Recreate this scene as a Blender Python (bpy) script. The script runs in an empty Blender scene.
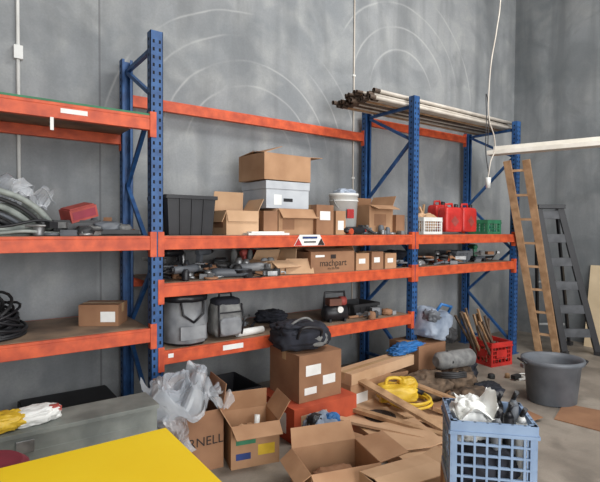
import bpy, bmesh, math, random
from mathutils import Vector, Matrix, noise, Euler
random.seed(7)
R=math.radians
# ------------------------------------------------------------------ materials
def lin(c):
    return tuple(((x/255)/12.92 if x/255<=.04045 else ((x/255+.055)/1.055)**2.4) for x in c)+(1,)
MC={}
def mat(name,c,rough=.6,c2=None,scale=6,metal=0,trans=0,bump=0,bscale=40,alpha=1,detail=4,lo=.35,hi=.65,coat=0):
    if name in MC: return MC[name]
    m=bpy.data.materials.new(name);m.use_nodes=True;nt=m.node_tree;b=nt.nodes['Principled BSDF']
    b.inputs['Roughness'].default_value=rough;b.inputs['Metallic'].default_value=metal
    if trans: b.inputs['Transmission Weight'].default_value=trans
    if alpha<1: b.inputs['Alpha'].default_value=alpha
    if coat: b.inputs['Coat Weight'].default_value=coat
    tc=nt.nodes.new('ShaderNodeTexCoord')
    if c2 is None: c2=tuple(x*.82 for x in c)
    n=nt.nodes.new('ShaderNodeTexNoise');n.inputs['Scale'].default_value=scale;n.inputs['Detail'].default_value=detail
    nt.links.new(tc.outputs['Object'],n.inputs['Vector'])
    cr=nt.nodes.new('ShaderNodeValToRGB');cr.color_ramp.elements[0].position=lo;cr.color_ramp.elements[1].position=hi
    cr.color_ramp.elements[0].color=lin(c2);cr.color_ramp.elements[1].color=lin(c)
    nt.links.new(n.outputs['Fac'],cr.inputs['Fac']);nt.links.new(cr.outputs['Color'],b.inputs['Base Color'])
    if bump:
        n2=nt.nodes.new('ShaderNodeTexNoise');n2.inputs['Scale'].default_value=bscale;n2.inputs['Detail'].default_value=3
        nt.links.new(tc.outputs['Object'],n2.inputs['Vector'])
        bp=nt.nodes.new('ShaderNodeBump');bp.inputs['Strength'].default_value=bump;bp.inputs['Distance'].default_value=.01
        nt.links.new(n2.outputs['Fac'],bp.inputs['Height']);nt.links.new(bp.outputs['Normal'],b.inputs['Normal'])
    MC[name]=m;return m
ORANGE=mat('rack_orange',(214,92,50),.55,(176,68,38),11,detail=10)
BLUE=mat('rack_blue',(44,90,144),.5,(28,66,114),12,detail=10)
HOLE=mat('punched_hole_dark',(12,18,30),.9)
DECK=mat('deck_board',(152,128,106),.7,(112,94,80),5,bump=.1)
DECKG=mat('deck_board_edge_green',(64,124,90),.7)
CARD=mat('cardboard',(182,142,108),.8,(162,122,90),4)
CARD2=mat('cardboard_dark',(154,114,84),.8,(134,96,70),4)
CARD3=mat('cardboard_light',(202,166,132),.8,(184,148,114),4)
TAPE=mat('packing_tape',(196,164,126),.25,(180,146,106),5)
WHITE=mat('white_plastic',(232,232,228),.4,(214,214,210),5)
PAPER=mat('paper_label',(236,236,232),.7,(222,222,218),9)
GREYBOX=mat('archive_grey',(190,194,198),.7,(174,178,184),6)
BLACK=mat('black_plastic',(32,32,36),.45,(22,22,26),8)
BLACKF=mat('black_fabric',(40,42,52),.9,(24,25,32),12,bump=.2,bscale=60)
RUB=mat('rubber_dark',(50,50,52),.6)
GREYP=mat('grey_plastic',(104,108,114),.5,(86,90,96),6)
GREYF=mat('grey_fabric',(132,132,130),.9,(100,100,100),14,bump=.2,bscale=60)
LGREYF=mat('light_grey_fabric',(168,178,192),.55,(112,124,142),5)
SILV=mat('silver_bag_fabric',(146,148,150),.5,(112,114,118),7)
STEEL=mat('steel',(160,160,160),.4,(112,112,112),12,metal=.6)
ALU=mat('aluminium',(196,198,198),.35,(166,168,168),9,metal=.6)
RED=mat('red_plastic',(206,52,46),.4,(176,42,38),7)
REDD=mat('red_faded',(176,80,72),.6,(144,62,56),8)
GREEN=mat('green_plastic',(60,134,96),.5,(48,110,80),7)
YEL=mat('yellow_paint',(246,208,30),.55,(242,202,22),3)
YEL2=mat('yellow_plastic',(226,190,60),.45,(200,162,44),9)
BLUEC=mat('blue_plastic',(46,116,184),.5)
LBLUE=mat('crate_blue_grey',(140,162,190),.5,(124,146,176),7)
WOOD=mat('timber',(184,148,112),.7,(148,114,82),10,bump=.15)
BROWNR=mat('brown_rag',(116,96,78),.95,(70,58,48),9,bump=.3,bscale=30)
PIPEW=mat('pipe_pale',(210,202,190),.5,(188,178,166),6)
PIPED=mat('pipe_rust',(104,86,72),.6,(70,58,50),8)
CLEAR=mat('clear_plastic_film',(225,228,232),.15,(196,202,210),6,trans=.3,alpha=.62)
HOSE=mat('hose_grey_green',(150,156,150),.6,(112,118,114),14)
TRUNK=mat('chest_grey_green',(134,138,132),.6,(104,108,104),6,bump=.15,bscale=12)
CREAM=mat('cream_board',(222,200,166),.8,(206,184,150),3)
MAROON=mat('maroon_vinyl',(150,60,74),.5)
INK=mat('ink_dark',(50,38,34),.8)
INKB=mat('ink_blue',(50,70,130),.8)
INKR=mat('ink_red',(190,50,50),.8)
PVCW=mat('painted_plank_white',(226,220,210),.6,(208,202,190),6)
COPPER=mat('copper_motor',(120,70,50),.5)
# ------------------------------------------------------------------ mesh builder
class MB:
    def __init__(s): s.bm=bmesh.new();s.mats=[]
    def mi(s,m):
        if m not in s.mats: s.mats.append(m)
        return s.mats.index(m)
    def _f(s,vs,m,smooth=False):
        try: f=s.bm.faces.new(vs)
        except ValueError: return
        f.material_index=s.mi(m);f.smooth=smooth
    def hexa(s,p,m):
        v=[s.bm.verts.new(q) for q in p]
        for a in ((3,2,1,0),(4,5,6,7),(0,1,5,4),(1,2,6,5),(2,3,7,6),(3,0,4,7)): s._f([v[i] for i in a],m)
    def box(s,c,d,m,rot=(0,0,0)):
        M=Euler(rot).to_matrix();c=Vector(c);x,y,z=[k/2 for k in d]
        s.hexa([c+M@Vector(q) for q in ((-x,-y,-z),(x,-y,-z),(x,y,-z),(-x,y,-z),(-x,-y,z),(x,-y,z),(x,y,z),(-x,y,z))],m)
    def b2(s,x0,x1,y0,y1,z0,z1,m): s.box(((x0+x1)/2,(y0+y1)/2,(z0+z1)/2),(abs(x1-x0),abs(y1-y0),abs(z1-z0)),m)
    def bar(s,p,q,w,d,m,hint=(0,1,0)):
        p=Vector(p);q=Vector(q);z=(q-p).normalized();h=Vector(hint);x=h.cross(z)
        if x.length<1e-4: x=Vector((1,0,0)).cross(z)
        x.normalize();y=z.cross(x)
        P=[]
        for o in (p,q):
            for a,b in ((-1,-1),(1,-1),(1,1),(-1,1)): P.append(o+x*a*w/2+y*b*d/2)
        s.hexa(P,m)
    def slab(s,pts,th,m):
        pts=[Vector(p) for p in pts];n=(pts[1]-pts[0]).cross(pts[2]-pts[0]).normalized()*th
        a=[s.bm.verts.new(p) for p in pts];b=[s.bm.verts.new(p+n) for p in pts];k=len(pts)
        s._f(a[::-1],m);s._f(b,m)
        for i in range(k): s._f([a[i],a[(i+1)%k],b[(i+1)%k],b[i]],m)
    def tube(s,pts,r,m,seg=8,closed=False,cap=True):
        pts=[Vector(p) for p in pts];n=len(pts);rings=[];up=None
        for i,p in enumerate(pts):
            if closed: t=(pts[(i+1)%n]-pts[i-1])
            else: t=pts[min(i+1,n-1)]-pts[max(i-1,0)]
            t.normalize()
            if up is None:
                up=Vector((0,0,1)) if abs(t.z)<.9 else Vector((1,0,0))
            x=up-t*up.dot(t)
            if x.length<1e-5: x=t.orthogonal()
            x.normalize();y=t.cross(x);up=x
            rr=r[i] if isinstance(r,(list,tuple)) else r
            rings.append([s.bm.verts.new(p+(x*math.cos(2*math.pi*k/seg)+y*math.sin(2*math.pi*k/seg))*rr) for k in range(seg)])
        for i in range(n if closed else n-1):
            A=rings[i];B=rings[(i+1)%n]
            for k in range(seg): s._f([A[k],A[(k+1)%seg],B[(k+1)%seg],B[k]],m,True)
        if cap and not closed:
            s._f(rings[0][::-1],m);s._f(rings[-1],m)
    def cyl(s,p,q,r,m,r2=None,seg=20): s.tube([p,q],[r,r if r2 is None else r2],m,seg)
    def lathe(s,prof,m,c=(0,0,0),seg=36,smooth=True,sx=1,sy=1,mats=None,wob=0):
        c=Vector(c);rings=[]
        for j,(r,z) in enumerate(prof):
            rings.append([s.bm.verts.new(c+Vector((sx*r*(1+wob*noise.noise(Vector((math.cos(2*math.pi*k/seg)*2.5,math.sin(2*math.pi*k/seg)*2.5,z*14))))*math.cos(2*math.pi*k/seg),sy*r*(1+wob*noise.noise(Vector((math.cos(2*math.pi*k/seg)*2.5,math.sin(2*math.pi*k/seg)*2.5,z*14))))*math.sin(2*math.pi*k/seg),z))) for k in range(seg)])
        for i in range(len(rings)-1):
            mm=mats[i] if mats else m
            for k in range(seg): s._f([rings[i][k],rings[i][(k+1)%seg],rings[i+1][(k+1)%seg],rings[i+1][k]],mm,smooth)
        s._f(rings[0][::-1],m);s._f(rings[-1],m)
    def blob(s,c,d,m,e=.8,amp=.06,freq=2,seed=0,rot=(0,0,0),u=56,v=36,flat=True,fold=0,smooth=True):
        M=Euler(rot).to_matrix();c=Vector(c);g=lambda w,e:math.copysign(abs(w)**e,w)
        off=Vector((seed*7.3,seed*3.1,seed*1.7));rows=[]
        for j in range(v+1):
            ph=-math.pi/2+math.pi*j/v;row=[]
            for i in range(u):
                th=2*math.pi*i/u
                n=Vector((g(math.cos(ph),e)*g(math.cos(th),e),g(math.cos(ph),e)*g(math.sin(th),e),g(math.sin(ph),e)))
                k=noise.noise(n*freq+off)+.4*noise.noise(n*freq*2.3+off)
                if fold: k+=fold*(1-abs(noise.noise(n*freq*1.1+off*2))*5)+fold*.5*(1-abs(noise.noise(n*freq*2.1+off*3))*5)
                p=n*(1+amp*k*2)
                if flat and p.z<-.86: p.z=-.86-.02*k
                row.append(s.bm.verts.new(c+M@Vector((p.x*d[0]/2,p.y*d[1]/2,p.z*d[2]/2))))
                if j in (0,v): break
            rows.append(row)
        for j in range(v):
            A,B=rows[j],rows[j+1]
            for i in range(u):
                i2=(i+1)%u
                if j==0: s._f([A[0],B[i2],B[i]],m,smooth)
                elif j==v-1: s._f([A[i],A[i2],B[0]],m,smooth)
                else: s._f([A[i],A[i2],B[i2],B[i]],m,smooth)
    def crumple(s,pts4,m,n=22,amp=.05,freq=5,seed=0,smooth=False):
        """creased film: ridged noise sheet through four corners"""
        a,b,c,d=[Vector(p) for p in pts4];G=[];o=Vector((seed*3.7,seed*1.3,seed))
        nrm=(b-a).cross(d-a).normalized()
        for j in range(n+1):
            row=[]
            for i in range(n+1):
                p=a.lerp(b,i/n).lerp(d.lerp(c,i/n),j/n)
                k=abs(noise.noise(p*freq+o))*2-.5+abs(noise.noise(p*freq*2.1+o))*.8
                q=p+nrm*amp*k+Vector((noise.noise(p*freq+o*2),noise.noise(p*freq+o*3),0))*amp*.8
                row.append(s.bm.verts.new(q))
            G.append(row)
        for j in range(n):
            for i in range(n):
                s._f([G[j][i],G[j][i+1],G[j+1][i+1]],m,smooth);s._f([G[j][i],G[j+1][i+1],G[j+1][i]],m,smooth)
    def finish(s,name,loc=(0,0,0),rz=0,bevel=0,parent=None,rot=None):
        me=bpy.data.meshes.new(name);s.bm.normal_update();bmesh.ops.recalc_face_normals(s.bm,faces=s.bm.faces)
        s.bm.to_mesh(me);s.bm.free()
        for m in s.mats: me.materials.append(m)
        o=bpy.data.objects.new(name,me);bpy.context.collection.objects.link(o);o.location=loc
        o.rotation_euler=rot if rot else (0,0,rz)
        if parent: o.parent=parent
        if bevel:
            md=o.modifiers.new('bevel','BEVEL');md.width=bevel;md.segments=2;md.limit_method='ANGLE';md.angle_limit=R(50)
        return o
def empty(name,loc=(0,0,0),rz=0):
    e=bpy.data.objects.new(name,None);bpy.context.collection.objects.link(e);e.location=loc;e.rotation_euler=(0,0,rz);return e
def text(s,parent,loc,rot,size,m,name='print'):
    cu=bpy.data.curves.new(name,'FONT');cu.body=s;cu.size=size;cu.extrude=.0006;cu.align_x='CENTER';cu.align_y='CENTER'
    cu.materials.append(m);o=bpy.data.objects.new(name,cu);bpy.context.collection.objects.link(o);o.parent=parent;o.location=loc;o.rotation_euler=rot;return o
FRONT=(R(90),0,0)
# ------------------------------------------------------------------ room shell
def concrete(name,c1,c2,c3,arcs=(),joints=(),floor=False):
    m=bpy.data.materials.new(name);m.use_nodes=True;nt=m.node_tree;N=nt.nodes.new;L=nt.links.new
    b=nt.nodes['Principled BSDF'];b.inputs['Roughness'].default_value=.75 if not floor else .6
    tc=N('ShaderNodeTexCoord')
    def nz(scale,det=6,dist=0,vec=None):
        n=N('ShaderNodeTexNoise');n.inputs['Scale'].default_value=scale;n.inputs['Detail'].default_value=det;n.inputs['Distortion'].default_value=dist
        L(vec or tc.outputs['Object'],n.inputs['Vector']);return n
    def ramp(src,a,bb,ca=(0,0,0,1),cb=(1,1,1,1)):
        r=N('ShaderNodeValToRGB');r.color_ramp.elements[0].position=a;r.color_ramp.elements[1].position=bb
        r.color_ramp.elements[0].color=ca;r.color_ramp.elements[1].color=cb;L(src,r.inputs['Fac']);return r
    def mth(op,x,y=None,cl=False):
        k=N('ShaderNodeMath');k.operation=op;k.use_clamp=cl
        for i,w in enumerate((x,y)):
            if w is None: continue
            if isinstance(w,(int,float)): k.inputs[i].default_value=w
            else: L(w,k.inputs[i])
        return k.outputs[0]
    def mix(fac,A,B):
        k=N('ShaderNodeMix');k.data_type='RGBA'
        if isinstance(fac,(int,float)): k.inputs[0].default_value=fac
        else: L(fac,k.inputs[0])
        L(A,k.inputs[6])
        if isinstance(B,tuple): k.inputs[7].default_value=B
        else: L(B,k.inputs[7])
        return k.outputs[2]
    n1=nz(.8,10,.8);n2=nz(3.2,10,.5);n3=nz(70,3)
    col=ramp(n1.outputs['Fac'],.38,.62,lin(c2),lin(c1)).outputs['Color']
    f2=ramp(n2.outputs['Fac'],.45,.7).outputs['Color']
    col=mix(mth('MULTIPLY',f2,.6),col,lin(c3))
    mp=N('ShaderNodeMapping');mp.inputs['Scale'].default_value=(1,1,.14) if not floor else (1,1,1);L(tc.outputs['Object'],mp.inputs['Vector'])
    n4=nz(3.0,10,.3,mp.outputs['Vector']);f4=ramp(n4.outputs['Fac'],.48,.68).outputs['Color']
    col=mix(mth('MULTIPLY',f4,.6),col,lin(tuple(x*.78 for x in c2)))
    n5=nz(1.3,8,1.5);f5=ramp(n5.outputs['Fac'],.5,.6).outputs['Color']
    col=mix(mth('MULTIPLY',f5,.35),col,lin(tuple(x*.86 for x in c2)))
    f3=ramp(n3.outputs['Fac'],.3,.75).outputs['Color']
    col=mix(mth('MULTIPLY',f3,.14),col,(.06,.06,.06,1))
    sep=N('ShaderNodeSeparateXYZ');L(tc.outputs['Object'],sep.inputs[0])
    for (xc,zc,r0,r1,freq) in arcs:
        dx=mth('SUBTRACT',sep.outputs['X'],xc);dz=mth('SUBTRACT',sep.outputs['Z'],zc)
        rr=mth('SQRT',mth('ADD',mth('MULTIPLY',dx,dx),mth('MULTIPLY',dz,dz)))
        rr2=mth('ADD',rr,mth('MULTIPLY',n1.outputs['Fac'],.10))
        s=mth('POWER',mth('MAXIMUM',mth('SINE',mth('MULTIPLY',rr2,freq)),0.0),34)
        msk=mth('MULTIPLY',mth('GREATER_THAN',rr,r0),mth('LESS_THAN',rr,r1))
        msk=mth('MULTIPLY',msk,mth('MULTIPLY',dz,2.0,True))
        nn=ramp(nz(1.2,4).outputs['Fac'],.40,.60).outputs['Color']
        col=mix(mth('MULTIPLY',mth('MULTIPLY',mth('MULTIPLY',s,msk),nn),.36,True),col,(.62,.62,.60,1))
    for xj in joints:
        d=mth('ABSOLUTE',mth('SUBTRACT',sep.outputs['X'],xj))
        col=mix(mth('MULTIPLY',mth('LESS_THAN',d,.008),.55),col,(.08,.08,.085,1))
    L(col,b.inputs['Base Color'])
    bp=N('ShaderNodeBump');bp.inputs['Strength'].default_value=.2;bp.inputs['Distance'].default_value=.01
    L(n2.outputs['Fac'],bp.inputs['Height']);L(bp.outputs['Normal'],b.inputs['Normal'])
    return m
WALLM=concrete('precast_concrete',(154,156,157),(130,134,137),(170,171,169),arcs=((1.30,2.30,.35,1.6,26),(3.5,3.3,.4,1.6,22)),joints=(-.18,))
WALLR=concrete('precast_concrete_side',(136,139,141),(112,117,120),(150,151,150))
FLOORM=concrete('floor_concrete',(152,142,130),(122,113,103),(168,158,146),floor=True)
CEILM=mat('ceiling_panel',(150,150,148),.8)
WY=.88; XR=6.09
def slabobj(name,x0,x1,y0,y1,z0,z1,m):
    b=MB();b.b2(x0,x1,y0,y1,z0,z1,m);return b.finish(name)
slabobj('floor',-6,XR+.2,-9,WY+.2,-.15,0,FLOORM)
slabobj('wall_back',-6,XR+.2,WY,WY+.2,0,6,WALLM)
slabobj('wall_right',XR,XR+.2,-9,WY,0,6,WALLR)
slabobj('wall_left',-6.2,-6,-9,WY+.2,0,6,WALLR)
slabobj('ceiling',-6.2,XR+.2,-9,WY+.2,6,6.15,CEILM)
# ------------------------------------------------------------------ pallet racking
L1,L2,L3,D,H=2.75,2.75,1.955,.756,3.0
X3=L2+L3
rack=empty('pallet_racking')
def frame(x,nm):
    b=MB()
    for y0 in (0,D-.04):
        y1=y0+.07
        b.b2(x-.045,x+.045,y0 if y0==0 else y1-.004,y0+.004 if y0==0 else y1,0,H,BLUE)
        b.b2(x-.045,x-.041,y0,y1,0,H,BLUE);b.b2(x+.041,x+.045,y0,y1,0,H,BLUE)
        yl=y1-.004 if y0==0 else y0
        b.b2(x-.045,x-.022,yl,yl+.004,0,H,BLUE);b.b2(x+.022,x+.045,yl,yl+.004,0,H,BLUE)
        b.b2(x-.07,x+.07,y0-.02,y1+.02,0,.008,BLUE)
        z=.12
        while z<H-.03:
            if y0==0:
                for dx in (-.022,.022): b.box((x+dx,-.0004,z),(.014,.0012,.024),HOLE)
            b.box((x-.0454,y0+.035,z+.02),(.0012,.016,.02),HOLE)
            b.box((x+.0454,y0+.035,z+.02),(.0012,.016,.02),HOLE)
            z+=.055
    zs=[.15,.75,1.35,1.95,2.55,2.9]
    b.bar((x,.06,.15),(x,D-.03,.15),.03,.03,BLUE);b.bar((x,.06,2.9),(x,D-.03,2.9),.03,.03,BLUE)
    for i in range(5):
        a=(x,.06,zs[i]);c=(x,D-.03,zs[i+1])
        if i%2: a=(x,D-.03,zs[i]);c=(x,.06,zs[i+1])
        b.bar(a,c,.03,.03,BLUE,(1,0,0))
    b.finish(nm,bevel=0,parent=rack)
for i,x in enumerate((-L1,0,L2,X3)): frame(x,'upright_frame_%d'%i)
def beams(x0,x1,zc,front=True,rear=True,nm='beam',hh=.1):
    b=MB()
    for on,y0,s in ((front,.0,1),(rear,D+.03,-1)):
        if not on: continue
        ya,yb=(y0-.002,y0+.045) if s==1 else (y0-.045,y0+.002)
        b.b2(x0+.045,x1-.045,ya,yb,zc-hh/2,zc+hh/2-.02,ORANGE)
        b.b2(x0+.045,x1-.045,ya if s==1 else ya+.018,yb-.018 if s==1 else yb,zc+hh/2-.02,zc+hh/2,ORANGE)
        for xe,sg in ((x0+.045,1),(x1-.045,-1)):
            b.b2(xe-.045*sg*.9,xe+.006*sg,ya-.005,ya,zc-.1,zc+.08,ORANGE) if s==1 else b.b2(xe-.04*sg,xe+.006*sg,yb,yb+.005,zc-.1,zc+.08,ORANGE)
            b.b2(xe,xe+.006*sg,ya,yb,zc-.1,zc+.08,ORANGE)
    b.finish(nm,bevel=.003,parent=rack)
def deck(x0,x1,zc,nm='deck',m=DECK,split=2,edge=None):
    b=MB();n=split;w=(x1-x0-.1)/n
    for i in range(n):
        b.b2(x0+.05+i*w+.002,x0+.05+(i+1)*w-.002,.028,D,zc+.031,zc+.052,m)
        if edge: b.b2(x0+.05+i*w+.002,x0+.05+(i+1)*w-.002,.0,.027,zc+.0505,zc+.064,edge)
    b.finish(nm,parent=rack)
for z in (2.348,1.50,.842): beams(-L1,0,z,nm='beam_pair_left');deck(-L1,0,z,edge=DECKG if z>2 else None)
for z in (1.50,1.155,.664): beams(0,L2,z,nm='beam_pair_mid');deck(0,L2,z)
for z in (1.50,1.155): beams(L2,X3,z,nm='beam_pair_right');deck(L2,X3,z)
beams(0,L2,2.677,front=False,nm='beam_rear_mid',hh=.1);beams(L2,X3,2.869,front=False,nm='beam_rear_right')
b=MB();b.b2(-.62,-.46,-.004,-.0022,2.335,2.365,PAPER);b.b2(.52,.70,-.004,-.0022,.65,.69,PAPER);b.b2(-.68,-.66,-.006,-.002,2.22,2.30,PAPER);b.b2(.08,.12,-.004,-.0022,.66,.69,PAPER);b.finish('beam_labels',parent=rack)
T1,SU,SM,SL,SL1=2.4,1.553,1.208,.717,.895
b=MB();b.slab([(-.17,0,-.04),(-.11,0,.055),(.11,0,.055),(.17,0,-.04)],.004,PAPER)
b.slab([(-.165,-.001,-.038),(-.125,-.001,.025),(-.085,-.001,-.038)],-.002,INKR);b.slab([(.165,-.001,-.038),(.125,-.001,.025),(.085,-.001,-.038)],.002,INK)
b.box((0,-.003,.03),(.16,.002,.018),INKB);b.box((0,-.003,-.008),(.13,.002,.012),INK);b.finish('beam_sign',(1.36,-.008,1.50))
# ------------------------------------------------------------------ cartons
def carton(name,x,y,z,w,d,h,rz=0,flaps=None,m=CARD,prints=(),tape=True,fl=None,th=.005,tilt=None):
    b=MB()
    b.b2(-w/2,w/2,-d/2,d/2,0,th,m)
    b.b2(-w/2,w/2,-d/2,-d/2+th,th,h,m);b.b2(-w/2,w/2,d/2-th,d/2,th,h,m)
    b.b2(-w/2,-w/2+th,-d/2+th,d/2-th,th,h,m);b.b2(w/2-th,w/2,-d/2+th,d/2-th,th,h,m)
    if flaps is None:
        b.b2(-w/2,w/2,-d/2,-.0015,h,h+th,m);b.b2(-w/2,w/2,.0015,d/2,h,h+th,m)
        if tape:
            b.b2(-w/2-.001,w/2+.001,-.025,.025,h+th,h+th+.001,TAPE)
            for s in (-1,1): b.b2(s*w/2,s*(w/2+.001),-.025,.025,h-.06,h+th,TAPE)
    else:
        for k,a in flaps.items():
            F=fl or min(w,d)/2
            if isinstance(a,tuple): a,F=a
            a=R(a)
            n={'f':(0,-1),'b':(0,1),'l':(-1,0),'r':(1,0)}[k]
            n=Vector((n[0],n[1],0));t=Vector((-n.y,n.x,0));half=(w if k in 'fb' else d)/2;off=(d if k in 'fb' else w)/2
            dr=(-n*math.cos(a)+Vector((0,0,1))*math.sin(a))
            o=n*(off-th/2)+Vector((0,0,h))
            p=[o-t*half,o+t*half,o+t*(half-.012)+dr*F,o-t*(half-.012)+dr*F]
            nn=t.cross(dr)*th/2
            b.hexa([q-nn for q in p]+[q+nn for q in p],m)
    for (face,u0,v0,u1,v1,pm) in prints:
        if face=='f': b.b2(-w/2+u0*w,-w/2+u1*w,-d/2-.0015,-d/2,v0*h,v1*h,pm)
        if face=='l': b.b2(-w/2-.0015,-w/2,d/2-u0*d,d/2-u1*d,v0*h,v1*h,pm)
        if face=='r': b.b2(w/2,w/2+.0015,-d/2+u0*d,-d/2+u1*d,v0*h,v1*h,pm)
    return b.finish(name,(x,y,z),R(rz))
def tote(name,x,y,z,w,d,h,m,rz=0,lid=False):
    b=MB();t=.006;k=.9
    def ring(s,z): return [(-w/2*s,-d/2*s,z),(w/2*s,-d/2*s,z),(w/2*s,d/2*s,z),(-w/2*s,d/2*s,z)]
    o0=ring(k,0);o1=ring(1,h)
    for i in range(4):
        j=(i+1)%4
        a,c,e,f=Vector(o0[i]),Vector(o0[j]),Vector(o1[j]),Vector(o1[i])
        n=(c-a).cross(e-a).normalized()*-t
        b.hexa([a,c,c+n,a+n,f,e,e+n,f+n],m)
        for q in (.25,.5,.75):
            p0=a.lerp(c,q);p1=f.lerp(e,q);b.bar(p0-n,p1-n,.012,.008,m)
    b.b2(-w/2*k,w/2*k,-d/2*k,d/2*k,0,t,m)
    for s in (-1,1):
        b.b2(-w/2-.012,w/2+.012,s*(d/2),s*(d/2+.014),h-.03,h,m);b.b2(s*w/2,s*(w/2+.014),-d/2,d/2,h-.03,h,m)
        b.b2(s*(w/2+.012),s*(w/2+.022),-.06,.06,h-.07,h-.03,m)
    if lid: b.b2(-w/2,w/2,-d/2,d/2,h,h+.012,m)
    return b.finish(name,(x,y,z),R(rz),bevel=.002)
tote('storage_tote',.33,.36,SU,.40,.42,.31,BLACK)
carton('open_carton',.75,.24,SU,.30,.28,.20,0,{'f':262,'l':(250,.1),'b':(80,.17),'r':(120,.12)},CARD3,prints=(('l',.2,.3,.8,.7,CARD2),),fl=.09)
carton('small_carton',1.02,.2,SU,.14,.2,.2,0,None,CARD2)
carton('open_carton',1.33,.30,SU,.42,.34,.23,0,{'f':(235,.1),'l':(225,.12),'r':(200,.12)},CARD,prints=(('f',.1,.2,.4,.6,CARD2),))
b=MB();b.b2(-.23,.23,-.21,.21,0,.17,GREYBOX);b.b2(-.237,.237,-.217,.217,.171,.24,GREYBOX);b.b2(-.05,.05,-.2115,-.21,.06,.09,BLACK);b.b2(-.15,-.07,-.2115,-.21,.03,.12,PAPER)
b.finish('archive_box',(1.26,.40,SU+.235),0,bevel=.003)
carton('carton_with_lid',1.25,.40,SU+.485,.52,.42,.23,3,{'r':(176,.16),'f':10,'b':8,'l':20},CARD)
carton('carton',1.60,.20,SU,.20,.24,.27,0,None,CARD2,prints=(('f',.2,.5,.8,.8,PAPER),('l',.3,.2,.7,.5,CARD)))
carton('small_carton',1.79,.18,SU,.12,.2,.22,0,None,CARD,prints=(('f',.2,.2,.8,.6,PAPER),))
def pail(name,x,y,z,r,h,m,stuff=True):
    b=MB();b.lathe([(r*.86,0),(r,h*.93),(r*1.04,h*.93),(r*1.04,h),(r*.97,h),(r*.84,.01)],m)
    b.lathe([(r*1.02,h*.8),(r*1.035,h*.8),(r*1.035,h*.83),(r*1.0,h*.83)],m)
    b.tube([(r*1.05*math.cos(t),-.02-r*.9*math.sin(t)*.6,h*.85-r*1.0*math.sin(t)) for t in [math.pi*i/16 for i in range(17)]],.004,STEEL)
    if stuff: b.blob((0,0,h),(r*1.5,r*1.5,.1),LGREYF,amp=.12,seed=3,fold=.2)
    b.box((-.03,-r*.97,h*.5),(r*.6,.006,h*.22),INKR)
    return b.finish(name,(x,y,z))
pail('plastic_pail',2.03,.32,SU,.145,.41,WHITE)
carton('carton',2.40,.33,SU,.34,.36,.30,0,{'f':(200,.12),'r':(120,.12),'b':(60,.1)},CARD,fl=.1,prints=(('f',.2,.3,.7,.7,CARD2),))
carton('small_carton',2.63,.20,SU,.13,.2,.2,0,None,CARD2)
def lattice(name,x,y,z,w,d,h,m,rz=0,nx=7,nz=5,t=.006,top=.04,bot=.03,solid=0):
    b=MB();W2,D2=w/2,d/2
    for sx in (-1,1):
        for sy in (-1,1): b.box((sx*(W2-t*1.5),sy*(D2-t*1.5),h/2),(t*3,t*3,h),m)
    for s in (-1,1):
        b.box((0,s*(D2-t/2),h-top/2),(w,t*1.6,top),m);b.box((s*(W2-t/2),0,h-top/2),(t*1.6,d,top),m)
        b.box((0,s*(D2-t/2),bot/2),(w,t*1.6,bot),m);b.box((s*(W2-t/2),0,bot/2),(t*1.6,d,bot),m)
        for i in range(1,nx):
            b.box((-W2+w*i/nx,s*(D2-t/2),h/2),(t,t,h),m)
            b.box((s*(W2-t/2),-D2+d*i/nx,h/2),(t,t,h),m)
        for i in range(1,nz):
            zz=bot+(h-top-bot)*i/nz
            b.box((0,s*(D2-t/2),zz),(w,t*.9,t),m);b.box((s*(W2-t/2),0,zz),(t*.9,d,t),m)
        if solid:
            b.box((0,s*(D2-t/2),h*.5),(w*solid,t*1.3,h*.28),m);b.box((s*(W2-t/2),0,h*.5),(t*1.3,d*solid,h*.28),m)
        b.box((0,s*(D2+t*.4),h-top),(w+t,t,t*1.5),m);b.box((s*(W2+t*.4),0,h-top),(t,d+t,t*1.5),m)
    for i in range(0,nx+1):
        b.box((-W2+.001+(w-.002)*i/nx,0,t/2),(t,d-.002,t),m);b.box((0,-D2+.001+(d-.002)*i/nx,t/2),(w-.002,t,t),m)
    return b.finish(name,(x,y,z),R(rz))
lattice('wire_basket',3.20,.26,SU,.32,.26,.19,WHITE,0,8,4,.006)
b=MB();b.blob((0,0,.12),(.28,.22,.22),CARD3,amp=.12,seed=4,fold=.3);b.bar((-.05,0,.1),(.02,.02,.33),.02,.02,WOOD);b.bar((.05,0,.1),(-.06,.02,.3),.02,.02,CARD3);b.finish('rag_bundle',(3.20,.26,SU+.01))
def jerry(name,x,y,z,m,rz=0,w=.24,d=.16,h=.3):
    b=MB();b.blob((0,0,h*.45),(w,d,h*.9),m,e=.3,amp=.0)
    b.tube([(-w*.3,0,h*.84),(-w*.28,0,h*1.0),(w*.1,0,h*1.02),(w*.14,0,h*.84)],.014,m)
    b.cyl((w*.32,0,h*.84),(w*.36,0,h*1.0),.025,BLACK);b.box((0,-d/2-.001,h*.42),(w*.6,.004,h*.5),m)
    b.box((0,-d/2-.002,h*.42),(w*.35,.004,h*.25),REDD,(0,R(45),0))
    return b.finish(name,(x,y,z+.004),R(rz))
jerry('jerry_can',3.62,.22,SU,RED,-8,w=.27,h=.35);jerry('jerry_can',3.99,.27,SU,RED,4,w=.31,h=.36);jerry('jerry_can',3.78,.52,SU,RED,0,w=.26,h=.40)
lattice('plastic_basket',4.42,.28,SU,.3,.28,.18,GREEN,0,8,3,.009)
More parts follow.
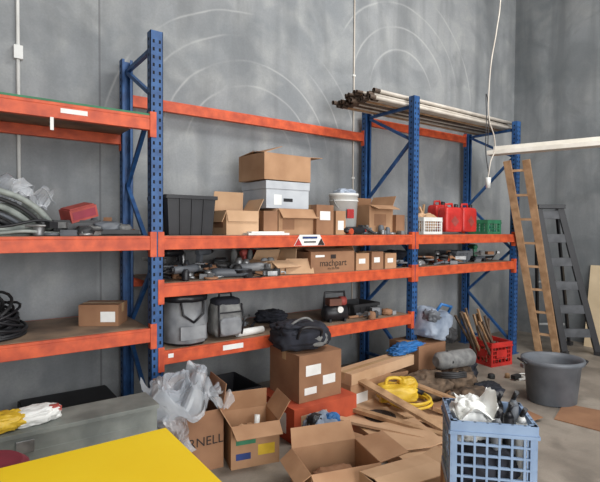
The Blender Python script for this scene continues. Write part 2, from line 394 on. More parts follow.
# clutter
def grinder(x,y,z,rz=0,m=GREYP,name='angle_grinder',k=1):
    b=MB();b.tube([(-.15*k,0,.035),(-.05*k,0,.036),(.06*k,0,.038),(.1*k,0,.036)],[.028*k,.027*k,.034*k,.03*k],m,14)
    b.tube([(-.17*k,0,.035),(-.15*k,0,.035)],[.02,.029*k],BLACK,12)
    b.cyl((.12*k,0,.02),(.12*k,0,.062),.03*k,STEEL);b.cyl((.12*k,0,.014),(.12*k,0,.018),.06*k,RUB,seg=24)
    b.bar((.12*k,0,.045),(.12*k,-.13*k,.06),.026,.026,BLACK)
    b.tube([(-.17*k,0,.035),(-.25*k,.03,.01),(-.22*k,.12,.008),(-.1*k,.14,.008)],.005,BLACK)
    return b.finish(name,(x,y,z),R(rz))
def drill(x,y,z,rz=0,m=BLUEC,name='power_drill'):
    b=MB();b.tube([(-.09,0,.17),(-.07,0,.175),(.05,0,.175),(.09,0,.172)],[.025,.034,.034,.026],m,14)
    b.tube([(.09,0,.172),(.14,0,.172)],[.024,.014],BLACK,12);b.cyl((.14,0,.172),(.2,0,.172),.004,STEEL)
    b.bar((-.05,0,.15),(-.07,0,.05),.035,.045,m);b.b2(-.12,-.02,-.035,.035,0,.055,BLACK);b.b2(-.035,-.02,-.008,.008,.11,.14,BLACK)
    return b.finish(name,(x,y,z),R(rz),bevel=.003)
def coil(name,x,y,z,r,tr,n,m,rz=0,rot=None,sq=1.0,jit=.02,seed=0,hh=None):
    b=MB();P=[]
    for i in range(n*20+1):
        t=2*math.pi*i/20;k=1+jit*math.sin(t*.37+seed)+jit*1.5*math.sin(t*.21+2*seed)
        zz=tr+tr*1.5*(i/20)*.9/ max(1,n/3)+.003*math.sin(t*3)
        if hh: zz=tr+hh*(.5+.5*math.sin(t*.13+seed))*(.6+.4*math.sin(t*.9+seed*2))
        P.append((r*k*math.cos(t)+jit*r*math.sin(t*.17),r*k*sq*math.sin(t)+jit*r*math.cos(t*.11),max(tr,zz)))
    b.tube(P,tr,m,8)
    return b.finish(name,(x,y,z),R(rz),rot=rot)
def parts(name,x,y,z,w,d,n,seed,hmax=.1,pal=None):
    """heap of assorted small workshop hardware as one object"""
    b=MB();r=random.Random(seed);pal=pal or (STEEL,GREYP,RUB,BLACK,STEEL,GREYF,CARD2,SILV)
    for i in range(n):
        px,py=r.uniform(-w/2,w/2),r.uniform(-d/2,d/2);m=r.choice(pal);k=r.random();a=r.uniform(0,6.28);c,s=math.cos(a),math.sin(a)
        lift=r.choice((0,0,.03,.05))*(hmax/.1)
        if k<.25: b.box((px,py,lift+.02),(r.uniform(.04,.12),r.uniform(.03,.08),.038),m,(0,0,a))
        elif k<.45: L=r.uniform(.06,.14);b.cyl((px-c*L,py-s*L,lift+.014),(px+c*L,py+s*L,lift+.016),r.uniform(.008,.014),m,seg=10)
        elif k<.6: q=r.uniform(.02,.04);h=r.uniform(.05,hmax);b.lathe([(q,0),(q*1.05,h*.1),(q,h*.8),(q*.6,h)],m,c=(px,py,0),seg=14)
        elif k<.75:
            q=r.uniform(.035,.06);b.tube([(px+q*math.cos(t),py+q*math.sin(t),lift+.01) for t in [i*math.pi/8 for i in range(16)]],.009,m,8,closed=True)
        elif k<.88:
            L=r.uniform(.06,.11);b.bar((px-c*L,py-s*L,.01),(px+c*L,py+s*L,.01+lift+.03),.02,.012,m);b.box((px+c*L,py+s*L,.03+lift),(.05,.03,.03),m,(0,0,a))
        else: b.blob((px,py,.03),(.12,.1,.07),m,amp=.12,seed=i,fold=.3,u=20,v=12)
    return b.finish(name,(x,y,z))
parts('hardware_pile',.38,.20,SM,.5,.26,32,1,.16);parts('hardware_pile',.92,.18,SM,.42,.24,28,2,.16);parts('hardware_pile',.6,.54,SM,.9,.3,34,5,.22)
grinder(.62,.14,SM,160,k=1.2);grinder(.28,.12,SM+.05,20);grinder(.84,.12,SM+.04,-30,k=1.1,m=SILV)
drill(.58,.5,SM+.02,30,GREYP);drill(.30,.46,SM+.02,200,BLACK);drill(1.02,.48,SM,10,REDD)
coil('power_cord',.75,.10,SM+.03,.07,.006,3,BLACK,seed=2);coil('power_cord',.45,.36,SM+.04,.09,.007,3,RUB,seed=5)
carton('open_carton',1.16,.26,SM,.30,.26,.12,8,{'f':(215,.1),'r':(100,.1),'l':(190,.12),'b':(60,.1)},CARD3)
b=MB();b.slab([(-.13,0,0),(.13,0,0),(.12,.06,.13),(-.12,.06,.13)],-.005,CARD3);b.finish('cardboard_sheet',(1.30,.05,SM+.002),R(-20))
o=carton('printed_carton',1.66,.17,SM,.52,.28,.19,0,{'f':12,'r':(70,.1),'b':(60,.1)},CARD2,fl=.12,prints=(('f',.44,.66,.56,.86,INK),('f',.1,.75,.3,.85,PAPER)))
text('machpart',o,(0,-.1425,.085),FRONT,.085,INK);text('10 x 50 x 250',o,(0,-.1425,.035),FRONT,.025,INK)
carton('small_carton',2.04,.14,SM,.17,.2,.16,0,None,CARD,prints=(('f',.2,.4,.7,.7,PAPER),))
carton('small_carton',2.24,.14,SM,.16,.2,.17,0,None,CARD2,prints=(('f',.2,.4,.7,.7,PAPER),))
carton('small_carton',2.43,.14,SM,.16,.2,.15,0,None,CARD,prints=(('f',.2,.4,.7,.7,PAPER),))
parts('hardware_pile',2.2,.5,SM,.9,.3,16,12,.16);parts('hardware_pile',2.61,.14,SM,.14,.2,6,14,.1)
b=MB();b.blob((0,0,.04),(.3,.1,.07),BLACK,e=.6,amp=.05);b.cyl((.1,0,.04),(.24,0,.04),.02,RED);b.cyl((-.1,-.05,.03),(-.1,.05,.03),.03,ORANGE);b.finish('impact_wrench',(1.98,.10,SU),R(10))
parts('hardware_pile',2.35,.09,SU,.5,.08,12,15,.1)
b=MB();b.b2(-.2,.2,-.06,.06,0,.018,WHITE);b.b2(-.16,.16,-.04,.04,.018,.03,PAPER);b.finish('foam_board_offcut',(.95,.065,SU))
# right bay mid level
coil('extension_lead',3.1,.3,SM,.13,.012,5,BLACK,seed=3);coil('extension_lead',3.5,.25,SM,.11,.011,4,ORANGE,seed=4)
tote('storage_tote',3.85,.33,SM,.3,.3,.14,GREYP);grinder(4.2,.2,SM,10);drill(4.35,.4,SM,60,GREEN)
parts('hardware_pile',3.3,.15,SM,.8,.2,24,16,.17);parts('hardware_pile',4.2,.3,SM,.6,.36,22,17,.17)
b=MB();b.blob((0,0,.07),(.34,.24,.16),BLACKF,amp=.1,fold=.2,seed=8);b.finish('work_jacket',(2.98,.5,SM+.01))
# low shelf, middle bay
b=MB();r=.17;hh=.38
b.lathe([(r*.95,0),(r*1.04,.02),(r,.12),(r*1.03,.22),(r*.98,hh-.05),(r*1.02,hh-.05),(r*1.03,hh),(r*.95,hh),(r*.9,.02)],SILV,mats=[BLACK,SILV,SILV,SILV,BLACK,BLACK,BLACK,RUB],wob=.1,seg=60)
for a in (-1,1): b.tube([(a*.09,-r*.95,hh-.05),(a*.08,-r*1.08,hh-.14),(0,-r*1.12,hh-.2)],.009,BLACK)
b.b2(-.1,.1,-r*1.06,-r*1.0,.05,.15,SILV)
b.finish('collapsible_bin',(.28,.19,SL))
b=MB();b.blob((0,0,.15),(.25,.2,.3),GREYF,e=.45,amp=.03,fold=.1,seed=2);b.blob((0,-.09,.1),(.19,.06,.15),SILV,e=.45,amp=.03,seed=3)
b.blob((0,0,.29),(.22,.18,.07),BLACKF,e=.5,amp=.02,seed=4,flat=False);b.tube([(-.06,0,.31),(-.05,0,.36),(.05,0,.36),(.06,0,.31)],.01,BLACK)
b.box((0,-.105,.215),(.2,.004,.012),BLACK);b.tube([(-.1,-.09,.28),(-.11,-.12,.15),(-.1,-.1,.03)],.008,BLACK);b.tube([(.1,-.09,.28),(.11,-.12,.15),(.1,-.1,.03)],.008,BLACK);b.finish('tool_backpack',(.61,.14,SL+.005))
b=MB();b.tube([(-.13,0,.08),(-.11,0,.08),(.11,0,.08),(.13,0,.08)],[.04,.075,.075,.04],BLACK,20)
for s in (-1,1): b.b2(s*.08-.01,s*.08+.01,-.07,.07,0,.03,BLACK)
b.b2(-.08,.05,-.05,.05,.155,.22,COPPER);b.cyl((.05,0,.19),(.11,0,.19),.045,REDD);b.cyl((.02,-.06,.12),(.02,-.085,.12),.03,WHITE)
b.tube([(-.12,0,.14),(-.11,0,.28),(.1,0,.28),(.12,0,.14)],.012,BLACK);b.finish('air_compressor',(1.80,.17,SL),R(-12))
b=MB();b.cyl((-.13,0,.03),(.13,0,.03),.03,PAPER);b.finish('paper_roll',(.82,.1,SL),R(5))
tote('storage_tote',2.28,.38,SL,.34,.3,.12,RUB)
b=MB();b.blob((0,0,.05),(.3,.22,.12),BLACKF,amp=.12,fold=.3,seed=6);b.finish('rag_bundle',(1.25,.45,SL+.01))
parts('hardware_pile',2.3,.12,SL,.5,.16,10,19,.1);parts('hardware_pile',.95,.4,SL,.3,.3,6,20,.12)
# ------------------------------------------------------------------ left bay
coil('corrugated_hose',-.96,.34,SU+.06,.23,.021,4,HOSE,seed=1,rot=(R(28),R(6),0),sq=.9,jit=.05)
b=MB();P=[(-.55,-.05,.20),(-.4,-.10,.24),(-.2,-.14,.25),(-.02,-.16,.2),(.1,-.16,.12),(.16,-.12,.04),(.1,.0,.025),(-.1,.1,.025)]
def spl(P,k=6):
    Q=[]
    for i in range(len(P)-1):
        p0=Vector(P[max(i-1,0)]);p1=Vector(P[i]);p2=Vector(P[i+1]);p3=Vector(P[min(i+2,len(P)-1)])
        for j in range(k):
            t=j/k;Q.append(.5*((2*p1)+(p2-p0)*t+(2*p0-5*p1+4*p2-p3)*t*t+(3*p1-p0-3*p2+p3)*t**3))
    Q.append(Vector(P[-1]));return Q
for q in range(6): b.tube(spl([(p[0]-.05*q,p[1]+.05*q,p[2]*(1.1-.13*q)+.02) for p in P]),.02 if q%2==0 else .013,(HOSE,RUB,HOSE,GREYP,BLACK,HOSE)[q],10)
b.tube(spl([(-.5,0,.06),(-.2,-.08,.04),(.15,-.14,.02),(.3,-.1,.02)]),.012,RUB,8);b.tube(spl([(-.4,-.16,.02),(-.1,-.2,.06),(.1,-.19,.1),(.25,-.12,.05),(.3,.0,.02),(.2,.1,.02)]),.009,BLACK,8)
b.tube(spl([(-.4,-.2,.1),(-.2,-.22,.02),(.0,-.22,.03),(.2,-.18,.015),(.42,-.16,.02),(.5,-.1,.02)]),.011,HOSE,8)
b.finish('garden_hose',(-.82,.28,SU))
b=MB();b.crumple([(-.3,-.16,.06),(.24,-.10,.02),(.2,.2,.10),(-.3,.2,.12)],CLEAR,22,.14,4,3);b.crumple([(-.3,-.2,-.02),(.1,-.16,.0),(.22,-.1,.06),(-.3,-.12,.1)],CLEAR,16,.1,6,7);b.crumple([(-.05,-.12,.0),(.3,-.08,-.06),(.3,.14,.0),(-.02,.16,.06)],CLEAR,16,.1,7,9);b.finish('plastic_film',(-.92,.32,SU+.24))
b=MB();b.b2(-.10,.10,-.07,.07,0,.085,REDD);b.b2(-.085,.085,-.072,-.07,.015,.07,MAROON);b.b2(-.09,.09,-.06,.06,.085,.095,REDD);b.finish('red_tool_case',(-.46,.25,SU+.115),rot=(R(6),R(-16),R(18)),bevel=.006)
b=MB();b.b2(-.16,.16,-.12,.12,0,.012,RUB);b.b2(-.16,.16,-.12,-.11,0,.04,RUB);b.b2(-.16,.16,.11,.12,0,.04,RUB);b.blob((-.04,0,.06),(.2,.14,.08),GREYP,e=.6,amp=.08);b.blob((.08,0,.05),(.12,.1,.06),GREYF,amp=.1);b.finish('parts_tray',(-.26,.2,SU))
b=MB();b.b2(-.15,.15,-.1,.1,0,.105,RUB);b.b2(-.13,.13,-.104,-.1,.02,.09,BLACK);b.finish('parts_drawer_unit',(-.49,.27,SU),bevel=.004)
parts('hardware_pile',-.6,.08,SU,.4,.08,14,21,.1);parts('hardware_pile',-.28,.45,SU,.3,.2,12,22,.17)
carton('small_carton',-.28,.36,SL1,.28,.22,.15,-32,None,CARD2,prints=(('f',.55,.2,.92,.7,PAPER),('l',.2,.2,.8,.7,PAPER)))
coil('electrical_cable',-1.02,.33,SL1,.19,.009,22,BLACK,seed=6,sq=1.05,jit=.09,hh=.20)
coil('electrical_cable',-1.06,.36,SL1,.17,.010,16,RUB,seed=8,sq=1.05,jit=.11,hh=.32)
b=MB();b.b2(-.3,.3,-.2,.2,0,.012,CARD);b.b2(-.25,.25,-.18,.15,.013,.022,CREAM);b.finish('masonite_offcuts',(-1.3,.4,T1+.004))
# ------------------------------------------------------------------ pipes on top
b=MB();rnd=random.Random(4)
for i in range(34):
    row=i//12;y=.14+.045*(i%12)+.02*(row%2);z=2.915+.022+row*.036
    rr=rnd.choice((.016,.02,.02,.013));x0=2.18+rnd.random()*.16;x1=4.75+rnd.random()*.2
    m=PIPEW if rnd.random()<.62 else (PIPED if rnd.random()<.6 else WOOD)
    b.tube([(x0,y,z),((x0+x1)/2,y+rnd.uniform(-.01,.01),z+rnd.uniform(-.004,.004)),(x1,y+rnd.uniform(-.02,.02),z)],rr,m,10)
    b.tube([(x0-.012,y,z),(x0-.0005,y,z)],rr*.8,HOLE,10);b.tube([(x0-.03,y,z),(x0+.05,y,z)],rr*1.15,PIPED,10,cap=False)
b.finish('pipe_bundle')
# ------------------------------------------------------------------ wall services
b=MB();b.cyl((2.65,WY-.012,.3),(2.65,WY-.012,6),.009,PIPEW,seg=10)
for z in (1.0,2.2,3.4,4.6): b.b2(2.63,2.67,WY-.02,WY,z,z+.02,WHITE)
b.finish('wall_conduit')
b=MB();b.cyl((-.77,WY-.015,1.9),(-.77,WY-.015,6),.013,WHITE,seg=10);b.b2(-.80,-.74,WY-.05,WY,2.88,2.98,WHITE);b.finish('wall_conduit')
b=MB();b.tube(spl([(3.93,-.2,6.0),(3.93,-.2,4.4),(3.86,-.2,3.9),(3.76,-.2,3.5),(3.72,-.2,3.1),(3.74,-.2,2.85),(3.84,-.2,2.68),(3.86,-.2,2.52),(3.78,-.2,2.38),(3.74,-.2,2.2)]),.007,PIPEW,8);b.cyl((3.74,-.2,2.2),(3.74,-.2,2.08),.03,WHITE,.024);b.tube(spl([(3.78,-.19,2.2),(3.76,-.15,2.5),(3.84,-.1,2.9),(3.9,-.05,3.2),(4.0,-.02,3.05),(4.03,-.0,2.6)]),.005,RUB,6);b.finish('hanging_power_lead')
# ------------------------------------------------------------------ ladders
def ladder_rails(b,f0,f1,t0,t1,w,d,m,n,rm,rw=.07,rd=.025,z0=.1,rh=(0,0,1)):
    f0,f1,t0,t1=map(Vector,(f0,f1,t0,t1));hd=((t0+t1)/2-(f0+f1)/2);h=(f1-f0).normalized()
    b.bar(f0,t0,w,d,m,h.cross(hd));b.bar(f1,t1,w,d,m,h.cross(hd))
    for i in range(n):
        k=z0+(1-z0-.05)*i/(n-1);b.bar(f0.lerp(t0,k),f1.lerp(t1,k),rd,rw,rm,rh)
lad=MB()
ladder_rails(lad,(5.08,-.12,0),(5.14,-.32,0),(4.38,-.04,2.46),(4.46,-.24,2.46),.085,.04,WOOD,8,WOOD,.03,.03)
lad.finish('timber_ladder',bevel=.002)
STEP=mat('ladder_tread',(82,84,88),.5,(60,62,66),9)
st=MB()
ladder_rails(st,(5.19,-.40,.02),(5.52,-.66,.02),(4.96,-.14,1.9),(5.17,-.31,1.9),.08,.035,BLACK,6,STEP,.11,.03,.14)
st.bar((5.43,.08,.02),(5.05,-.06,1.88),.045,.03,BLACK);st.bar((5.78,-.18,.02),(5.27,-.22,1.88),.045,.03,BLACK)
st.bar((5.39,.07,.3),(5.72,-.18,.3),.03,.02,ALU);st.bar((5.27,.02,.9),(5.54,-.20,.9),.03,.02,ALU)
st.box((5.10,-.20,1.91),(.34,.2,.05),BLACK,(0,0,R(-39)))
for p in ((5.19,-.40),(5.52,-.66),(5.43,.08),(5.78,-.18)): st.b2(p[0]-.04,p[0]+.04,p[1]-.04,p[1]+.04,0,.05,RUB)
st.finish('step_ladder',bevel=.003)
pl=MB();pl.bar((4.08,.02,2.53),(4.95,-2.8,2.53),.16,.05,PVCW,(0,0,1));pl.bar((4.14,-.02,2.585),(5.0,-2.8,2.585),.10,.05,PVCW,(0,0,1));pl.finish('timber_plank',bevel=.003)
b=MB();b.slab([(5.9,-.32,0),(5.9,-1.6,0),(6.06,-1.6,1.12),(6.06,-.32,1.12)],-.015,CREAM);b.finish('plasterboard_sheet')
# ------------------------------------------------------------------ floor right
b=MB();b.lathe([(.20,0),(.215,.01),(.25,.36),(.28,.37),(.28,.41),(.26,.41),(.24,.36),(.20,.02)],GREYP,sx=1,sy=.85)
for s in (-1,1): b.tube([(s*.265,-.07,.37),(s*.30,-.05,.39),(s*.30,.05,.39),(s*.265,.07,.37)],.01,BLACK)
b.finish('plastic_tub',(3.37,-1.14,0),R(-36))
lattice('milk_crate',4.08,-.05,0,.34,.34,.28,RED,-10,6,4,.010,.05,.04,solid=.5)
b=MB();rnd=random.Random(3)
for i in range(14):
    a=rnd.uniform(-.12,.12);c=rnd.uniform(-.12,.12);b.bar((a,c,.012),(a-rnd.uniform(-.02,.4),c+rnd.uniform(-.02,.1),rnd.uniform(.45,.68)),.022,.022,(WOOD,PIPED,BROWNR)[i%3])
b.finish('timber_offcuts',(4.08,-.05,.012))
b=MB();b.slab([(0,0,0),(.5,.1,0),(.45,.4,0),(.0,.35,0)],.008,CARD2);b.finish('cardboard_sheet',(3.0,-1.72,.002),R(10))
b=MB();b.slab([(0,0,0),(.45,.05,0),(.4,.25,0),(.05,.25,0)],.02,RUB);b.finish('rubber_mat',(4.0,-.85,.002),R(-10))
coil('air_hose',4.7,-.6,0,.1,.01,3,RUB,seed=9)
parts('floor_scraps',3.9,-.6,0,.8,.4,12,51,.05,(CARD2,RUB,STEEL,PAPER,WOOD))
# ------------------------------------------------------------------ middle pile
REDC=mat('red_printed_card',(196,86,54),.7,(164,66,42),5)
carton('red_carton',1.16,-.24,0,.62,.54,.26,0,None,REDC,prints=(('f',.1,.2,.5,.8,CARD3),('l',.2,.2,.8,.8,PAPER)))
carton('carton',1.16,-.22,.267,.42,.42,.36,0,None,CARD2,prints=(('f',.15,.55,.5,.78,PAPER),('f',.55,.3,.85,.5,PAPER),('f',.12,.15,.4,.3,PAPER)))
b=MB();b.blob((0,0,.11),(.46,.34,.22),BLACKF,e=.6,amp=.08,fold=.2,seed=11);b.blob((-.08,-.02,.18),(.28,.26,.11),BLACKF,amp=.1,fold=.3,seed=12)
b.tube(spl([(-.1,-.15,.12),(-.08,-.2,.21),(.08,-.2,.19),(.1,-.15,.11)]),.011,BLACK);b.blob((.1,-.12,.09),(.16,.1,.11),GREYF,e=.6,amp=.05);b.tube(spl([(-.2,.0,.1),(-.1,-.1,.24),(.05,-.06,.25),(.2,0,.1)]),.009,GREYF);b.finish('tool_bag',(1.09,-.24,.635),R(-8))
carton('carton',1.80,-.16,0,.56,.34,.27,6,None,CARD,prints=(('f',.1,.3,.4,.7,PAPER),))
carton('long_carton',2.0,-.2,.277,.95,.2,.09,8,None,CARD3)
carton('carton',2.28,-.05,0,.32,.3,.22,-12,None,CARD)
b=MB();b.blob((0,0,.05),(.42,.16,.09),BLUEC,amp=.15,fold=.4,seed=3);b.blob((-.15,-.02,.03),(.2,.12,.07),BLUEC,amp=.15,fold=.4,seed=5);b.finish('blue_tarp',(2.5,-.12,.37))
carton('carton',2.78,-.02,0,.42,.4,.43,0,None,CARD2)
b=MB();b.blob((0,0,.16),(.40,.32,.34),LGREYF,e=.5,amp=.06,fold=.15,seed=21);b.tube([(-.1,-.1,.28),(-.1,-.16,.38),(.08,-.15,.38),(.1,-.1,.28)],.016,BLUEC);b.blob((.16,-.1,.08),(.2,.18,.18),RUB,amp=.1,fold=.2,seed=22);b.blob((-.12,-.08,.24),(.18,.18,.14),GREYP,amp=.08,fold=.2,seed=24);b.finish('laundry_sack',(2.92,-.06,.44),rot=(0,R(14),0))
b=MB();b.b2(-.22,.22,-.62,.62,0,.1,CARD3);b.b2(-.222,.222,-.03,.03,.1,.102,TAPE);b.lathe([(.13,.1),(.13,.106),(.105,.106),(.105,.102)],INK,c=(.04,.16,0))
for r in (.03,.05,.07,.09): b.lathe([(r,.102),(r,.106),(r-.008,.106),(r-.008,.102)],INK,c=(.04,.16,0))
for k in range(8):
    a=R(45*k);b.box((.04+.06*math.cos(a),.16+.06*math.sin(a),.104),(.1,.006,.004),INK,(0,0,a))
b.finish('flat_carton',(1.52,-.80,0),R(-12),bevel=.003)
def sheet(x,y,z,w,d,rz,m=CARD3,rx=0,ry=0,fold=.3,fa=12,th=.005):
    b=MB();f=w*fold;a=R(fa)
    b.slab([(0,0,0),(w-f,0,0),(w-f-.03,d,0),(.02,d,0)],th,m)
    b.slab([(w-f,0,0),(w-f+f*math.cos(a),.01,f*math.sin(a)),(w-f-.02+f*math.cos(a),d-.02,f*math.sin(a)),(w-f-.03,d,0)],th,m)
    return b.finish('cardboard_sheet',(x,y,z),rot=(R(rx),R(ry),R(rz)))
sheet(1.82,-1.30,.01,.34,1.0,-4,CARD,ry=4);sheet(1.92,-.98,.05,.42,.5,20,CARD3,ry=3,fa=20)
sheet(1.22,-1.18,.115,.36,.46,-24,CARD3,ry=-2,fa=10);sheet(1.02,-1.0,.01,.3,.5,-20,CARD2,fa=10)
sheet(2.15,-.60,.03,.4,.3,-30,CARD,fa=35);sheet(1.0,-.86,.02,.3,.3,10,CARD,fa=40)
sheet(2.35,-1.18,.012,.5,.3,-20,CARD2,fa=8);sheet(1.45,-1.55,.01,.34,.34,-15,CARD,fa=12)
for (p,q,w,d,m) in (((1.66,-.22,.32),(1.86,-1.45,.03),.10,.022,WOOD),((2.0,-.32,.14),(2.30,-1.30,.03),.09,.03,WOOD),((1.25,-.55,.125),(1.62,-1.3,.125),.07,.02,CARD3),((2.1,-.75,.10),(2.75,-1.05,.03),.08,.03,CARD2),((1.40,-.30,.14),(1.74,-1.50,.125),.06,.03,WOOD),((2.2,-.5,.2),(2.52,-1.35,.03),.06,.025,WOOD)):
    b=MB();b.bar(p,q,w,d,m,(0,0,1));b.finish('timber_board')
b=MB();b.blob((0,0,.06),(.34,.22,.15),YEL2,e=.5,amp=.06,seed=5);b.blob((.1,.02,.13),(.17,.14,.11),YEL2,e=.7,amp=.08,seed=6);b.tube(spl([(-.1,0,.11),(-.08,0,.18),(.02,0,.18),(.05,0,.11)]),.015,YEL2);b.cyl((.13,-.02,.1),(.22,-.04,.06),.02,BLACK);b.finish('yellow_power_tool',(1.93,-.52,.13),R(-30))
coil('yellow_air_hose',1.96,-.66,.12,.16,.012,3,YEL2,seed=7,jit=.06)
for i,(x,y,w,d,h,m) in enumerate(((2.45,-.42,.46,.36,.28,BROWNR),(2.88,-.42,.44,.36,.24,BROWNR),(2.62,-.80,.46,.34,.17,BROWNR),(3.15,-.3,.35,.3,.28,BLACKF),(2.98,-.72,.3,.24,.14,BLACKF))):
    b=MB();b.blob((0,0,h*.43),(w,d,h),m,amp=.11,fold=.3,seed=30+i);b.finish('rag_bundle',(x,y,.0))
parts('floor_scraps',2.5,-.98,0,.6,.3,14,52,.06,(CARD2,RUB,STEEL,WOOD,CARD3,BLACK))
coil('air_hose',2.55,-.62,.22,.13,.012,3,RUB,seed=12,rot=(R(-12),R(8),0))
b=MB();b.tube([(-.24,0,.09),(-.2,0,.09),(.2,0,.09),(.24,0,.09)],[.05,.085,.085,.05],GREYF,20);b.tube([(-.1,0,.0),(-.1,-.09,.09),(-.1,0,.18),(-.1,.09,.09)],.008,RUB,6,closed=True);b.finish('canvas_roll',(2.82,-.46,.24),R(-10))
b=MB();b.blob((0,0,.12),(.26,.24,.24),LGREYF,amp=.08,fold=.3,seed=13);b.blob((.05,-.05,.2),(.12,.1,.1),BLUEC,amp=.08,seed=5);b.blob((-.06,.0,.2),(.12,.1,.1),BLACK,amp=.08,seed=7);b.finish('parts_bag',(.96,-.70,.04))
# ------------------------------------------------------------------ left foreground
o=carton('large_carton',.10,-.30,0,.40,.34,.40,-6,{'r':100,'b':95,'l':200},CARD2,fl=.16)
text('ARNELL',o,(.05,-.1725,.2),FRONT,.085,INK)
b=MB();b.crumple([(-.24,-.22,.06),(.24,-.22,.04),(.26,.2,.12),(-.22,.2,.12)],CLEAR,26,.16,6,3);b.crumple([(-.26,-.2,-.22),(-.02,-.26,-.16),(.0,-.16,.12),(-.26,-.1,.12)],CLEAR,20,.09,8,4)
b.crumple([(-.2,-.14,.1),(.22,-.14,.12),(.18,.14,.2),(-.16,.14,.2)],CLEAR,24,.12,9,6)
b.blob((0,0,.05),(.26,.2,.12),BLACKF,amp=.1,seed=2);b.blob((.1,.02,.1),(.14,.12,.12),GREYF,amp=.1,seed=3);b.finish('plastic_wrap',(.04,-.34,.38))
carton('open_carton',.50,-.46,0,.34,.30,.29,-14,{'f':(205,.12),'l':(120,.14),'b':(75,.15),'r':(125,.15)},CARD,prints=(('f',.1,.55,.5,.8,GREEN),('f',.55,.25,.9,.5,YEL2),('f',.1,.2,.4,.35,INKB)))
b=MB();b.blob((0,0,.1),(.26,.22,.2),CARD3,amp=.1,fold=.3,seed=41);b.cyl((.05,0,.1),(.08,.03,.26),.02,WHITE);b.finish('packing_paper',(.50,-.46,.01))
b=MB();x0,x1,y0,y1=-1.9,-.24,-.69,-.46
b.b2(x0,x1,y0,y1,.03,.575,TRUNK);b.b2(x0-.01,x1+.01,y0-.01,y1+.01,.577,.6,TRUNK);b.b2(x0+.1,x1-.1,y0-.003,y0,.1,.5,TRUNK)
for x in (x0+.1,x1-.1): b.b2(x-.03,x+.03,y0+.02,y1-.02,0,.03,RUB)
for x in (-1.5,-.9): b.b2(x-.04,x+.04,y0-.012,y0,.5,.56,STEEL)
b.finish('steel_tool_chest',bevel=.004)
b=MB();b.blob((.06,0,.035),(.24,.14,.08),PAPER,e=.6,amp=.08,fold=.3,seed=17);b.blob((-.08,-.01,.04),(.18,.15,.085),YEL2,e=.7,amp=.08,fold=.3,seed=18);b.blob((.14,-.02,.05),(.08,.06,.05),REDD,amp=.1);b.finish('plastic_packet',(-.90,-.58,.6),R(6))
b=MB();b.blob((0,0,.15),(.6,.3,.34),BLACKF,amp=.12,fold=.3,seed=19);b.finish('black_bag',(-1.15,-.1,0.01))
coil('electrical_cable',-.62,-.12,0,.22,.012,16,BLACK,seed=13,jit=.08,hh=.14);
tote('storage_tote',.62,.25,0,.5,.45,.3,BLACK);tote('storage_tote',-.5,.42,0,.6,.5,.32,RUB,lid=True)
b=MB();b.b2(-1.9,-.48,-2.9,-1.49,.76,.80,YEL);b.b2(-1.86,-.52,-2.86,-1.53,.1,.758,YEL)
for i in range(3): b.b2(-.52,-.512,-2.8,-1.6,.14+.2*i,.32+.2*i,YEL)
for x in (-1.8,-.58):
    for y in (-2.8,-1.6): b.cyl((x,y,0),(x,y,.1),.03,RUB)
b.finish('yellow_tool_cabinet',bevel=.005)
b=MB();b.lathe([(.12,.62),(.14,.63),(.145,.68),(.12,.7)],MAROON)
for k in range(4):
    a=R(45+90*k);b.cyl((.17*math.cos(a),.17*math.sin(a),0),(.09*math.cos(a),.09*math.sin(a),.62),.012,STEEL)
b.finish('shop_stool',(-1.08,-1.2,0))
# ------------------------------------------------------------------ foreground centre
carton('open_carton',.68,-1.18,0,.44,.34,.24,-16,{'f':(230,.10),'b':(120,.12),'l':(215,.10),'r':(172,.2)},CARD)
b=MB();b.blob((0,0,.07),(.3,.24,.14),CARD2,amp=.1,fold=.3,seed=42);b.finish('packing_paper',(.68,-1.18,.01))
carton('carton',.84,-1.60,0,.46,.24,.27,-8,{'f':(6,.12),'r':(160,.10),'b':(6,.12)},CARD3)
carton('carton',.88,-2.06,0,.38,.34,.40,-46,None,CARD2)
lattice('milk_crate',.88,-2.06,.406,.37,.30,.34,LBLUE,-46,7,5,.010,.05,.04)
b=MB()
b.blob((-.08,.02,.28),(.18,.2,.2),PAPER,amp=.1,fold=.35,seed=22);b.blob((-.02,-.04,.1),(.28,.2,.2),BLACKF,amp=.1,seed=23);b.crumple([(-.16,-.1,.32),(.02,-.1,.33),(.04,.12,.38),(-.14,.12,.36)],PAPER,18,.07,8,26,smooth=True)
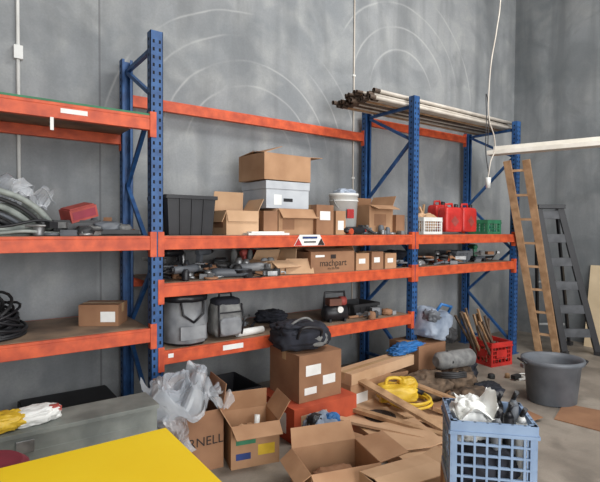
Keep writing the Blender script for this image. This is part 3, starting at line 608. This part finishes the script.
for (x,y,z,m) in ((.04,.05,.40,WHITE),(.09,-.03,.38,BLACK),(.03,-.07,.36,SILV),(.13,.05,.41,GREYP),(.14,-.06,.37,WHITE),(.07,.09,.39,BLACK)):
    b.cyl((x,y,.01),(x,y,z-.06),.024,m);b.cyl((x,y,z-.06),(x,y,z-.03),.024,m,.01);b.cyl((x,y,z-.03),(x+.01,y-.02,z+.01),.011,BLACK)
b.finish('spray_bottles',(.88,-2.06,.418),R(-46))
# ------------------------------------------------------------------ camera
yaw,pit,rol=.6236,-.0272,.0063
f=Vector((math.sin(yaw)*math.cos(pit),math.cos(yaw)*math.cos(pit),math.sin(pit)));r=Vector((math.cos(yaw),-math.sin(yaw),0));u=r.cross(f)
r2=r*math.cos(rol)+u*math.sin(rol);u2=-r*math.sin(rol)+u*math.cos(rol)
M=Matrix((r2,u2,-f)).transposed().to_4x4();M.translation=Vector((-1.162,-3.3644,1.6136))
cd=bpy.data.cameras.new('camera');cam=bpy.data.objects.new('camera',cd);bpy.context.collection.objects.link(cam);cam.matrix_world=M
cd.sensor_width=36;cd.sensor_fit='HORIZONTAL';cd.lens=477.1/600*36;cd.clip_start=.05;bpy.context.scene.camera=cam
# ------------------------------------------------------------------ light
w=bpy.data.worlds.new('world');bpy.context.scene.world=w;w.use_nodes=True;bg=w.node_tree.nodes['Background'];bg.inputs[0].default_value=(.97,.99,1,1);bg.inputs[1].default_value=1.0
def area(name,loc,tgt,sx,sy,e,c=(1,1,1)):
    l=bpy.data.lights.new(name,'AREA');l.shape='RECTANGLE';l.size=sx;l.size_y=sy;l.energy=e;l.color=c
    o=bpy.data.objects.new(name,l);bpy.context.collection.objects.link(o);o.location=loc
    o.rotation_euler=(Vector(tgt)-Vector(loc)).to_track_quat('-Z','Y').to_euler();return o
area('roller_door_daylight',(0,-8.5,2.6),(2.4,0,1.2),6,4.5,560,(.985,.99,1))
area('skylight_panel',(2.8,-2.4,5.9),(2.6,-1.2,0),3,1.6,260,(1,.99,.97))
vs=bpy.context.scene.view_settings
vs.view_transform='Standard';vs.look='None'
